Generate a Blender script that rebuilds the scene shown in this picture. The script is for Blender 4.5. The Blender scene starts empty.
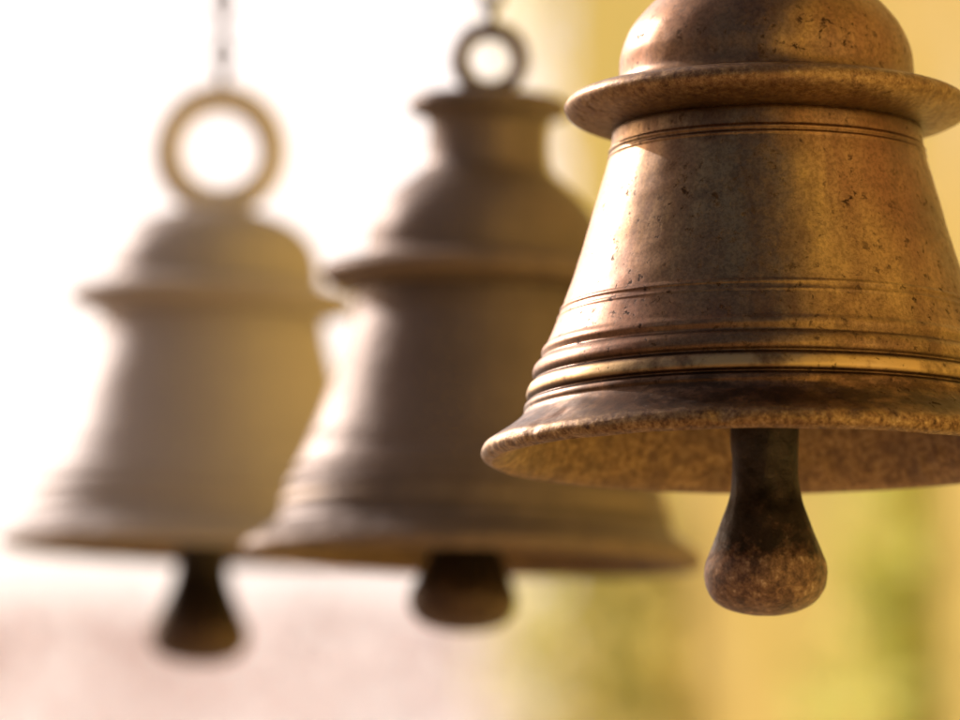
import bpy, math, random
from mathutils import Vector, Matrix, Euler, noise
random.seed(7)
scene = bpy.context.scene
COL = scene.collection
R = math.radians
scene.view_settings.view_transform = 'Standard'; scene.view_settings.look = 'None'
scene.view_settings.exposure = 0; scene.view_settings.gamma = 1

# ------------------------------------------------------------------ camera
CAM = Vector((0, 0, 1.6)); PITCH = 0.135; FPX = 6367.0
cd = bpy.data.cameras.new('camera'); cam = bpy.data.objects.new('camera', cd); COL.objects.link(cam)
cam.location = CAM; cam.rotation_euler = (math.pi/2 + PITCH, 0, 0)
cd.sensor_width = 36; cd.lens = FPX/960*36; cd.clip_end = 2000
cd.dof.use_dof = True; cd.dof.focus_distance = 4.38; cd.dof.aperture_fstop = 3.4
scene.camera = cam
def P(px, py, D):
    F = Vector((0, math.cos(PITCH), math.sin(PITCH))); U = Vector((0, -math.sin(PITCH), math.cos(PITCH)))
    return CAM + F*D + Vector((1,0,0))*((px-480)/FPX*D) + U*((360-py)/FPX*D)
S = 4.5/FPX

# ------------------------------------------------------------------ light
w = bpy.data.worlds.new('World'); scene.world = w; w.use_nodes = True
nt = w.node_tree; bg = nt.nodes['Background']
sky = nt.nodes.new('ShaderNodeTexSky'); sky.sky_type = 'NISHITA'; sky.sun_disc = False
SUN_EL = R(27); SUNV = Vector((-0.71, 0.70, 0)).normalized()
az = math.atan2(SUNV.x, SUNV.y)
sky.sun_elevation = SUN_EL; sky.sun_rotation = az; sky.dust_density = 7; sky.air_density = 1.0; sky.ozone_density = .6
tint = nt.nodes.new('ShaderNodeMix'); tint.data_type = 'RGBA'; tint.blend_type = 'MULTIPLY'
tint.inputs[0].default_value = 1.0; tint.inputs[7].default_value = (.92, .80, .77, 1)
nt.links.new(sky.outputs[0], tint.inputs[6])
# bright haze low in the sky on the sun's side
tc = nt.nodes.new('ShaderNodeTexCoord'); dt = nt.nodes.new('ShaderNodeVectorMath'); dt.operation = 'DOT_PRODUCT'
gd = Vector((-0.34, .94, .20)).normalized(); dt.inputs[1].default_value = gd
nt.links.new(tc.outputs['Generated'], dt.inputs[0])
mr = nt.nodes.new('ShaderNodeMapRange'); mr.interpolation_type = 'SMOOTHSTEP'
mr.inputs[1].default_value = .74; mr.inputs[2].default_value = .985
nt.links.new(dt.outputs['Value'], mr.inputs[0])
gl = nt.nodes.new('ShaderNodeMix'); gl.data_type = 'RGBA'; gl.blend_type = 'ADD'; gl.inputs[7].default_value = (7.4, 6.9, 6.9, 1)
nt.links.new(mr.outputs[0], gl.inputs[0]); nt.links.new(tint.outputs[2], gl.inputs[6])
nt.links.new(gl.outputs[2], bg.inputs[0])
bg.inputs[1].default_value = 0.12
sd = bpy.data.lights.new('sun', 'SUN'); sun = bpy.data.objects.new('sun', sd); COL.objects.link(sun)
sd.energy = 3.5; sd.angle = R(.6); sd.color = (1, .93, .90)
d = Vector((SUNV.x*math.cos(SUN_EL), SUNV.y*math.cos(SUN_EL), math.sin(SUN_EL)))
sun.rotation_euler = d.to_track_quat('Z', 'Y').to_euler(); sun.location = (-3, 3, 6)

# ------------------------------------------------------------------ node helpers
class NM:
    def __init__(s, name):
        s.m = bpy.data.materials.new(name); s.m.use_nodes = True; s.t = s.m.node_tree
        s.b = s.t.nodes['Principled BSDF']
        s.co = s.n('ShaderNodeTexCoord').outputs['Object']
    def n(s, k): return s.t.nodes.new(k)
    def l(s, a, b): s.t.links.new(a, b)
    def noise(s, scale, detail=5, rough=.6, vec=None, dist=0):
        q = s.n('ShaderNodeTexNoise'); q.inputs['Scale'].default_value = scale; q.inputs['Detail'].default_value = detail
        q.inputs['Roughness'].default_value = rough; q.inputs['Distortion'].default_value = dist
        s.l(vec or s.co, q.inputs['Vector']); return q.outputs['Fac']
    def ramp(s, f, stops):
        q = s.n('ShaderNodeValToRGB'); e = q.color_ramp.elements
        while len(e) < len(stops): e.new(.5)
        for i, (p, c) in enumerate(stops):
            e[i].position = p
            e[i].color = (c, c, c, 1) if isinstance(c, (int, float)) else (*c, 1)
        s.l(f, q.inputs[0]); return q.outputs[0]
    def mix(s, f, a, b, mode='MIX'):
        q = s.n('ShaderNodeMix'); q.data_type = 'RGBA'; q.blend_type = mode
        for i, v in ((0, f), (6, a), (7, b)):
            if isinstance(v, (int, float)): q.inputs[i].default_value = v if i == 0 else (v, v, v, 1)
            elif isinstance(v, tuple): q.inputs[i].default_value = (*v, 1)
            else: s.l(v, q.inputs[i])
        return q.outputs[2]
    def math(s, op, a, b=0, c=None):
        q = s.n('ShaderNodeMath'); q.operation = op
        for i, v in enumerate((a, b, c)):
            if v is None: continue
            if isinstance(v, (int, float)): q.inputs[i].default_value = v
            else: s.l(v, q.inputs[i])
        return q.outputs[0]
    def maprange(s, f, a, b, c=0, d=1):
        q = s.n('ShaderNodeMapRange'); s.l(f, q.inputs[0])
        for i, v in enumerate((a, b, c, d)): q.inputs[i+1].default_value = v
        return q.outputs[0]
    def mapping(s, sc):
        q = s.n('ShaderNodeMapping'); q.inputs['Scale'].default_value = sc; s.l(s.co, q.inputs[0]); return q.outputs[0]
    def z(s):
        q = s.n('ShaderNodeSeparateXYZ'); s.l(s.co, q.inputs[0]); return q.outputs[2]
    def bump(s, f, strength, dist=.002, prev=None):
        q = s.n('ShaderNodeBump'); q.inputs['Strength'].default_value = strength; q.inputs['Distance'].default_value = dist
        s.l(f, q.inputs['Height'])
        if prev: s.l(prev, q.inputs['Normal'])
        return q.outputs[0]
    def set(s, k, v):
        if isinstance(v, (int, float)): s.b.inputs[k].default_value = v
        elif isinstance(v, tuple): s.b.inputs[k].default_value = (*v, 1)
        else: s.l(v, s.b.inputs[k])

def bronze(name, gold=(.37,.245,.115), dusk=(.145,.078,.046), rough=.34, haze_mix=0.0, warm=(.20,.087,.056), haze_col=(.4,.33,.27)):
    M = NM(name); z = M.z()
    streak = M.noise(26, 7, .68, M.mapping((1, 1, .2)), .4)
    big = M.noise(7, 3, .5)
    fine = M.noise(160, 5, .7)
    spots = M.ramp(M.noise(130, 4, .7, None, .3), [(.58, 0), (.66, 1)])
    spots2 = M.math('MULTIPLY', spots, M.ramp(M.noise(12, 3), [(.38, .2), (.60, 1)]))
    c = M.mix(M.ramp(streak, [(.30, 0), (.68, 1)]), dusk, gold)
    c = M.mix(M.ramp(big, [(.36, 0), (.64, .7)]), c, warm)
    c = M.mix(M.ramp(M.noise(340, 4, .8), [(.42, .4), (.56, 0)]), c, (.045, .026, .016))
    c = M.mix(M.ramp(M.noise(16, 6, .7, None, .8), [(.52, 0), (.64, .5)]), c, (.08, .042, .028))
    # grooves and lower rings carry black patina, one ring is rubbed bright
    zz = M.math('DIVIDE', z, S)
    low = M.math('MULTIPLY', M.maprange(zz, 100, 36), .9)
    lowm = M.math('MULTIPLY', low, M.ramp(M.noise(40, 5, .7, M.mapping((1,1,2.2))), [(.34, 0), (.56, 1)]))
    c = M.mix(lowm, c, (.045, .025, .015))
    rub = M.math('MULTIPLY', M.maprange(M.math('ABSOLUTE', M.math('SUBTRACT', zz, 59)), 8, 4), M.ramp(M.noise(22, 5, .7), [(.4, .1), (.55, .9)]))
    c = M.mix(rub, c, M.mix(.35, gold, (.62, .44, .2)))
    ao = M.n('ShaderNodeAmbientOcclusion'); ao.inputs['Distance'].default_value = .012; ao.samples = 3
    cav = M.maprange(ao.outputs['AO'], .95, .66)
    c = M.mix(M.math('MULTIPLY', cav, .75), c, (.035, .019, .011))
    c = M.mix(M.math('MULTIPLY', spots2, .85), c, (.03, .016, .01))
    # rusty lip and rusty top ring
    top = M.maprange(zz, 318, 330)
    topm = M.math('MULTIPLY', top, M.maprange(zz, 375, 360))
    lip = M.maprange(zz, 15, 0)
    edge = M.math('MAXIMUM', lip, M.math('MULTIPLY', topm, .8))
    mott = M.ramp(M.noise(210, 7, .8), [(.35, (.035, .017, .01)), (.45, (.15, .078, .036)), (.56, (.29, .18, .08)), (.68, (.47, .33, .18))])
    em = M.math('MULTIPLY', edge, M.ramp(M.noise(30, 5, .7), [(.34, .3), (.52, .92)]))
    c = M.mix(em, c, mott)
    if haze_mix: c = M.mix(haze_mix, c, haze_col)  # veil of glare and haze over the rear bells, painted into the colour
    M.set('Base Color', c)
    met = M.math('SUBTRACT', 1, M.math('MULTIPLY', em, .25)); M.set('Metallic', M.math('MULTIPLY', met, 1-haze_mix*.9))
    ro = M.maprange(fine, .3, .7, rough-.06, rough+.1)
    ro = M.math('ADD', ro, M.maprange(streak, .35, .65, .06, -.02))
    ro = M.math('ADD', ro, M.math('MULTIPLY', em, .06)); ro = M.math('ADD', ro, M.math('MULTIPLY', spots2, .35))
    M.set('Roughness', ro)
    b = M.bump(M.noise(14, 3, .5), .08, .004)
    b = M.bump(fine, .18, .0005, b)
    b = M.bump(M.math('MULTIPLY', M.noise(210, 6, .78), em), .5, .0012, b)
    b = M.bump(M.math('SUBTRACT', 1, spots2), .12, .0004, b); M.set('Normal', b)
    return M.m
def inside(name, k=1.0):
    M = NM(name)
    q = lambda *c: tuple(x*k for x in c)
    c = M.ramp(M.noise(170, 7, .82), [(.34, q(.04, .02, .012)), (.44, q(.17, .088, .038)), (.56, q(.34, .205, .088)), (.69, q(.54, .39, .2))])
    c = M.mix(M.ramp(M.noise(30, 5, .7), [(.42, 0), (.62, .6)]), c, q(.10, .052, .03))
    M.set('Base Color', c); M.set('Metallic', .25); M.set('Roughness', .58)
    M.set('Normal', M.bump(M.noise(170, 6, .78), .6, .0018)); return M.m
def iron(name, k=1.0):
    M = NM(name); zz = M.math('DIVIDE', M.z(), S)
    q = lambda *c: tuple(x*k for x in c)
    n = M.noise(60, 6, .75)
    dark = M.ramp(n, [(.35, (.012, .009, .008)), (.6, (.04, .026, .02)), (.75, (.10, .06, .035))])
    rust = M.ramp(M.noise(130, 7, .82), [(.36, q(.025, .012, .009)), (.46, q(.10, .05, .032)), (.57, q(.21, .12, .07)), (.68, q(.46, .34, .24))])
    edge = M.math('ADD', zz, M.maprange(M.noise(48, 6, .75), .3, .7, -36, 36))
    mask = M.maprange(edge, -88, -112)
    M.set('Base Color', M.mix(mask, dark, rust)); M.set('Metallic', .5); M.set('Roughness', M.math('ADD', M.maprange(n, .3, .7, .33, .5), M.math('MULTIPLY', mask, .06)))
    b = M.bump(M.noise(70, 6, .7), .6, .0025)
    M.set('Normal', M.bump(M.noise(180, 5, .75), .5, .001, b)); return M.m
def simple(name, stops, scale, rough=.85, bump=.3, bdist=.01, metal=0, matte=False):
    M = NM(name); c = M.ramp(M.noise(scale, 5, .65), stops); nn = M.bump(M.noise(scale*6, 4), bump, bdist)
    if matte:
        q = M.n('ShaderNodeBsdfDiffuse'); q.inputs['Roughness'].default_value = .6
        M.l(c, q.inputs['Color']); M.l(nn, q.inputs['Normal']); M.l(q.outputs[0], M.t.nodes['Material Output'].inputs[0])
    else:
        M.set('Base Color', c); M.set('Roughness', rough); M.set('Metallic', metal); M.set('Normal', nn)
    return M.m

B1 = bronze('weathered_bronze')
B2 = bronze('dusky_bronze', (.21,.145,.105), (.12,.08,.06), .50, .5, (.16,.10,.075), (.17,.135,.12))  # middle bell, greyed to imitate haze in front of it
B3 = bronze('haze_pale_bronze', (.34,.28,.25), (.26,.21,.19), .55, .82, (.28,.23,.2), (.42,.375,.365))  # left bell, paled strongly: bright haze painted into its bronze
B3L = bronze('haze_pale_loop', (.5,.44,.4), (.44,.38,.34), .6, .9, (.45,.38,.34), (.66,.6,.57))  # its loop, paler still, with the same glare painted in
IN = inside('rusty_inner_bronze'); IND = inside('dull_inner_bronze', .6); IR = iron('rusted_iron'); IRD = iron('dark_iron', .5)
CH = simple('chain_iron', [(.3, (.03,.025,.02)), (.7, (.16,.10,.06))], 60, .5, .4, .002, .7)

# ------------------------------------------------------------------ mesh helpers
def link(name, me, mats, parent=None, smooth=True):
    o = bpy.data.objects.new(name, me); COL.objects.link(o)
    for m in (mats if isinstance(mats, list) else [mats]): me.materials.append(m)
    if smooth: me.polygons.foreach_set('use_smooth', [True]*len(me.polygons))
    me.update()
    if parent: o.parent = parent
    return o
def catmull(pts, step=1.6):
    out = []
    for i in range(len(pts)-1):
        p0 = pts[max(i-1, 0)]; p1 = pts[i]; p2 = pts[i+1]; p3 = pts[min(i+2, len(pts)-1)]
        L = math.dist(p1, p2); n = max(1, int(L/step))
        for k in range(n):
            t = k/n
            q = []
            for a in (0, 1):
                m1 = (p2[a]-p0[a])/max(math.dist(p0, p2), 1e-6)*L*.9; m2 = (p3[a]-p1[a])/max(math.dist(p1, p3), 1e-6)*L*.9
                q.append((2*t**3-3*t*t+1)*p1[a] + (t**3-2*t*t+t)*m1 + (-2*t**3+3*t*t)*p2[a] + (t**3-t*t)*m2)
            out.append(tuple(q))
    out.append(pts[-1]); return out
def lathe(prof, seg=220, wob=0.0, seed=0, inner_from=None, nick=None):
    vs, fs, idx = [], [], []
    n = len(prof)
    for i, (r, h) in enumerate(prof):
        for k in range(seg):
            a = 2*math.pi*k/seg; c, s_ = math.cos(a), math.sin(a)
            rr = r
            if wob and r > 5:
                rr += wob*noise.noise(Vector((c*1.6, s_*1.6, h/70+seed*7))) + wob*.3*noise.noise(Vector((c*7, s_*7, h/18+seed*3)))
                if nick and nick[0] < h < nick[1]:
                    q = noise.noise(Vector((c*14+seed, s_*14, h/22)))
                    rr -= max(0, q-.22)*nick[2]*min(1, (nick[1]-h)/14)
            hh = h
            if nick and h < 2 and r > 200: hh += .9*noise.noise(Vector((c*5, s_*5, seed)))
            vs.append((rr*S*c, rr*S*s_, hh*S))
    for i in range(n-1):
        for k in range(seg):
            k2 = (k+1) % seg
            fs.append((i*seg+k, i*seg+k2, (i+1)*seg+k2, (i+1)*seg+k)); idx.append(1 if inner_from and i >= inner_from else 0)
    me = bpy.data.meshes.new('lathe'); me.from_pydata(vs, [], fs); me.update()
    return me, idx
def torus(R1, R2, seg=48, ms=16, stretch=1.0, center=(0, 0, 0), rot=0):
    vs, fs = [], []
    for i in range(seg):
        a = 2*math.pi*i/seg
        for j in range(ms):
            b = 2*math.pi*j/ms
            x = (R1+R2*math.cos(b))*math.cos(a); z_ = (R1*stretch+R2*math.cos(b))*math.sin(a); y = R2*math.sin(b)
            x, y = x*math.cos(rot)-y*math.sin(rot), x*math.sin(rot)+y*math.cos(rot)
            vs.append(((x+center[0])*S, (y+center[1])*S, (z_+center[2])*S))
    for i in range(seg):
        for j in range(ms):
            fs.append((i*ms+j, ((i+1) % seg)*ms+j, ((i+1) % seg)*ms+(j+1) % ms, i*ms+(j+1) % ms))
    me = bpy.data.meshes.new('torus'); me.from_pydata(vs, [], fs); me.update(); return me
def empty(name, loc, label, cat, group=None):
    o = bpy.data.objects.new(name, None); COL.objects.link(o); o.location = loc; o.empty_display_size = .05
    o['label'] = label; o['category'] = cat
    if group: o['group'] = group
    return o

# ------------------------------------------------------------------ bells
outer = catmull([(152,328),(156,322),(157,312),(159,298),(169,262),(181,220),(192,184),(205,148),(218,116),(225,100),(230,84),(236,64),(241,48),(244,39),(249,31),(260,22),(275,12),(285,5),(288,-3),(285,-9),(277,-12.5)])
RIDGES = [(302,1.7,2.2),(296,1.1,1.8),(141,1.3,2.2),(133,.8,1.8),(100,2.0,5.0),(80,4.4,9.0),(59,4.4,9.5),(43,2.4,4.5)]
def ridged(p):
    r, h = p
    if h > 34:
        for c, a, wd in RIDGES:
            q = (h-c)/wd
            if abs(q) < 1.7: r += a*math.exp(-abs(q)**3.0*1.2)
        for c, dp in ((91,1.2), (69.5,2.0), (48.5,2.0)):
            r -= dp*math.exp(-((h-c)/2.2)**2)
    return (r, h)
fineo = []
for i in range(len(outer)-1):
    a, b = outer[i], outer[i+1]; n = 2 if a[1] > 30 and a[1] < 146 or a[1] > 290 else 1
    for k in range(n): fineo.append((a[0]+(b[0]-a[0])*k/n, a[1]+(b[1]-a[1])*k/n))
fineo.append(outer[-1])
outer = [ridged(p) for p in fineo]
inner = catmull([(277,-12.5),(267,-10),(256,-2),(246,14),(232,44),(212,100),(176,200),(150,290),(138,312),(90,322),(0.01,324)], 5)[1:]
crown_a = catmull([(140,321),(157,324),(180,329),(195,335),(202,341),(204,347),(200,354),(190,359),(172,362),(154,366),(149,374),(147,398),(138,424),(118,450),(94,470),(80,484),(76,502),(75,522),(77,542),(86,549),(99,553),(102,561),(99,570),(86,575),(40,578),(0.01,579)], 2.5)
crown_b = catmull([(140,321),(157,324),(180,329),(195,335),(202,341),(204,347),(200,354),(190,359),(172,362),(154,366),(149,374),(147,398),(138,424),(114,450),(78,466),(50,472),(0.01,474)], 2.5)
clap = catmull([(0.01,300),(14,298),(16,240),(20,160),(28,80),(35,20),(33.5,-15),(34,-35),(37,-52),(43,-69),(49,-85),(53.5,-96),(57,-105)], 2.5)
ball = catmull([(57,-105),(60.5,-113),(62,-124),(60,-138),(52,-151),(37,-160),(17,-165),(0.01,-166)], 2.5)

def make_bell(loc, tilt, mats, label, crown, loop, clap_off, clap_x, clap_s, seed, yaw=0, lean=0):
    mat, inn, irn, lpm = mats
    root = empty('temple_bell', loc, label, 'bell', 'bronze temple bells hanging in a row')
    me, idx = lathe(outer+inner, 260, 1.4, seed, len(outer)-1, (-12, 34, 8))
    b = link('bell_body', me, [mat, inn], root); me.polygons.foreach_set('material_index', idx)
    me, _ = lathe(crown, 220, 1.4, seed+3, None, (326, 362, 3)); link('crown', me, mat, root)
    R1, R2, h = loop
    link('hanging_loop', torus(R1, R2, center=(0, 0, h)), lpm, root)
    me, _ = lathe([(r*clap_s, hh) for r, hh in clap], 72, 2.2, seed+5); c = link('clapper', me, irn, root)
    c.location = (clap_x*S, 0, clap_off*S); c.rotation_euler = (0, 0, seed)
    me, _ = lathe([(r*clap_s, hh) for r, hh in ball], 72, 2.2, seed+5); link('clapper_ball', me, irn, c)
    e = Euler((lean, tilt, 0)); root.rotation_euler = e
    b.rotation_euler = (0, 0, yaw)
    base = Vector(loc) + e.to_matrix() @ Vector((0, 0, (h+R1+R2+2)*S))
    ch = empty('hanging_chain', base, 'CHAIN', 'chain', 'iron chains holding the bells')
    lk = torus(13, 5, 32, 10, 1.9)
    for k in range(9):
        o = link('chain_link', lk, [] if k else CH, ch)
        o.location = (0, 0, k*38*S); o.rotation_euler = (0, 0, (k % 2)*math.pi/2 + math.pi/2)
    return root, ch
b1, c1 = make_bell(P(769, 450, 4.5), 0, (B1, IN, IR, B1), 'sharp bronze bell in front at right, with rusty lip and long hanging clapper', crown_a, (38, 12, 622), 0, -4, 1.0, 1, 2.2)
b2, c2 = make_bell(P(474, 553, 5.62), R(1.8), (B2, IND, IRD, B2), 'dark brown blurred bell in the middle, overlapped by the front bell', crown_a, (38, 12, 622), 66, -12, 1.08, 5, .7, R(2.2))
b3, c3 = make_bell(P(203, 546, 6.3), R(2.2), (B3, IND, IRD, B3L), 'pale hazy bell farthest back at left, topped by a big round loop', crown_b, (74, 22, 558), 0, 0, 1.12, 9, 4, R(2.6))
c1['label'] = 'dark iron chain above the sharp front bell'
c2['label'] = 'dark iron chain rising from the middle brown bell'
c3['label'] = 'dark iron chain rising from the round loop of the pale left bell'

# ------------------------------------------------------------------ background
def box_mesh(x0, x1, y0, y1, z0, z1):
    v = [(x, y, z) for x in (x0, x1) for y in (y0, y1) for z in (z0, z1)]
    f = [(0,1,3,2),(4,6,7,5),(0,4,5,1),(2,3,7,6),(0,2,6,4),(1,5,7,3)]
    me = bpy.data.meshes.new('box'); me.from_pydata(v, [], f); me.update(); return me
g = link('ground', box_mesh(-300, 300, -300, 300, -.2, 0), simple('sandy_ground', [(.3, (.32,.23,.14)), (.7, (.45,.34,.22))], .8), None, False); g['kind'] = 'structure'

OW = simple('ochre_plaster', [(.36, (.68,.62,.20)), (.48, (.82,.66,.20)), (.56, (.88,.70,.24)), (.68, (.90,.82,.52))], .55, .95, matte=True)
wr = empty('compound_wall', (2.6, -6, 0), 'tall yellow ochre plastered wall, blurred behind the front bell', 'wall')
A = Vector((2.6, -12, 0)); Bp = Vector((.24, 18, 0)); dv = Bp-A; wr.location = A; wr.rotation_euler = (0, 0, math.atan2(dv.y, dv.x))
link('wall_panel', box_mesh(0, dv.length, -.3, 0, 0, 5.9), OW, wr, False)
link('wall_coping', box_mesh(-.05, dv.length+.06, -.36, .07, 5.903, 6.1), OW, wr, False)

def leafmat(name, a, b, tf=.5):
    M = NM(name); M.set('Base Color', M.ramp(M.noise(3, 3), [(.35, a), (.65, b)])); M.set('Roughness', .6)
    tr = M.n('ShaderNodeBsdfTranslucent'); tr.inputs[0].default_value = (*b, 1)
    mx = M.n('ShaderNodeMixShader'); mx.inputs[0].default_value = tf
    M.l(M.b.outputs[0], mx.inputs[1]); M.l(tr.outputs[0], mx.inputs[2]); M.l(mx.outputs[0], M.t.nodes['Material Output'].inputs[0])
    return M.m
BARK = simple('bark', [(.3, (.08,.05,.03)), (.7, (.2,.13,.08))], 8)
def leaf_quads(points, lo, hi):
    vs, fs = [], []
    for p in points:
        L = random.uniform(lo, hi)
        m = Matrix.Rotation(random.random()*6.28, 3, 'Z') @ Matrix.Rotation(random.uniform(-1.2, 1.2), 3, 'X')
        k = len(vs)
        for q in ((-.4*L, 0, 0), (0, -L, 0), (.4*L, 0, 0), (0, L, 0)): vs.append(p + m @ Vector(q))
        fs.append((k, k+1, k+2, k+3))
    me = bpy.data.meshes.new('leaves'); me.from_pydata(vs, [], fs); return me
def tree(loc, top, width, a, b, label, n=900, low=.3, tf=.5, trunk_r=.05):
    t = empty('small_tree', loc, label, 'tree')
    pts = []
    for _ in range(n):
        u = random.random(); z_ = top*(low+(1-low)*u)
        rad = width*(.35+.65*math.sin(math.pi*min(1, u*.9+.08)))*random.random()**.5; an = random.random()*6.283
        rad *= .7+.6*noise.noise(Vector((math.cos(an)*2, math.sin(an)*2, z_*3)))
        pts.append(Vector((math.cos(an)*rad, math.sin(an)*rad, z_)))
    link('crown', leaf_quads(pts, .05, .10), leafmat('leaf', a, b, tf), t, False)
    vs, fs = [], []
    for i in range(9):
        z_ = top*.85*i/8; rr = trunk_r*(1-i/9)
        for k in range(8): vs.append((math.cos(k*.785)*rr+.04*math.sin(i), math.sin(k*.785)*rr, z_))
    for i in range(8):
        for k in range(8): fs.append((i*8+k, i*8+(k+1) % 8, (i+1)*8+(k+1) % 8, (i+1)*8+k))
    me = bpy.data.meshes.new('trunk'); me.from_pydata(vs, [], fs); link('trunk', me, BARK, t)
def ground_at(px, D): q = P(px, 600, D); return (q.x, q.y, 0)
tree(ground_at(615, 15), 3.45, .38, (.34,.36,.10), (.62,.60,.22), 'yellow green small tree blurred behind the gap between the middle and front clappers', 620, .5, .55, .03)
tree(ground_at(890, 11.2), 3.05, .24, (.42,.46,.10), (.74,.76,.26), 'yellow green small tree blurred below the front bell, right of its clapper', 300, .5, .5, .03)
tree(ground_at(556, 19.5), 6.2, .46, (.84,.76,.42), (.94,.90,.62), 'tall pale yellow tree blurred in the gap above the middle bell, beside the front bell', 1000, .4, .65, .03)

# pale blossoming hedge far behind the left bells
c = P(215, 592, 24)
hr = empty('flowering_hedge', (c.x, c.y, 0), 'pale pinkish hedge, heavily blurred low behind the two left bells', 'hedge')
pts = []
while len(pts) < 5200:
    x = random.uniform(-2.1, 1.35); y = random.uniform(-.05, .05)
    hz = c.z + .10*noise.noise(Vector((x*1.3, y, 3))) + .06*noise.noise(Vector((x*5, y*3, 8)))
    z_ = hz - abs(random.gauss(0, .75))
    if z_ > .1: pts.append(Vector((x, y, z_)))
link('blossoms', leaf_quads(pts, .035, .07), leafmat('blossom', (.88,.77,.75), (.93,.85,.83), .6), hr, False)
st = []; sf = []
for i in range(9):
    x = -1.7+i*.35; k = len(st)
    for z_, rr in ((0, .03), (c.z*.8, .012)):
        for q in range(6): st.append((x+math.cos(q*1.047)*rr, math.sin(q*1.047)*rr, z_))
    for q in range(6): sf.append((k+q, k+(q+1) % 6, k+6+(q+1) % 6, k+6+q))
me = bpy.data.meshes.new('stems'); me.from_pydata(st, [], sf); link('stems', me, BARK, hr)
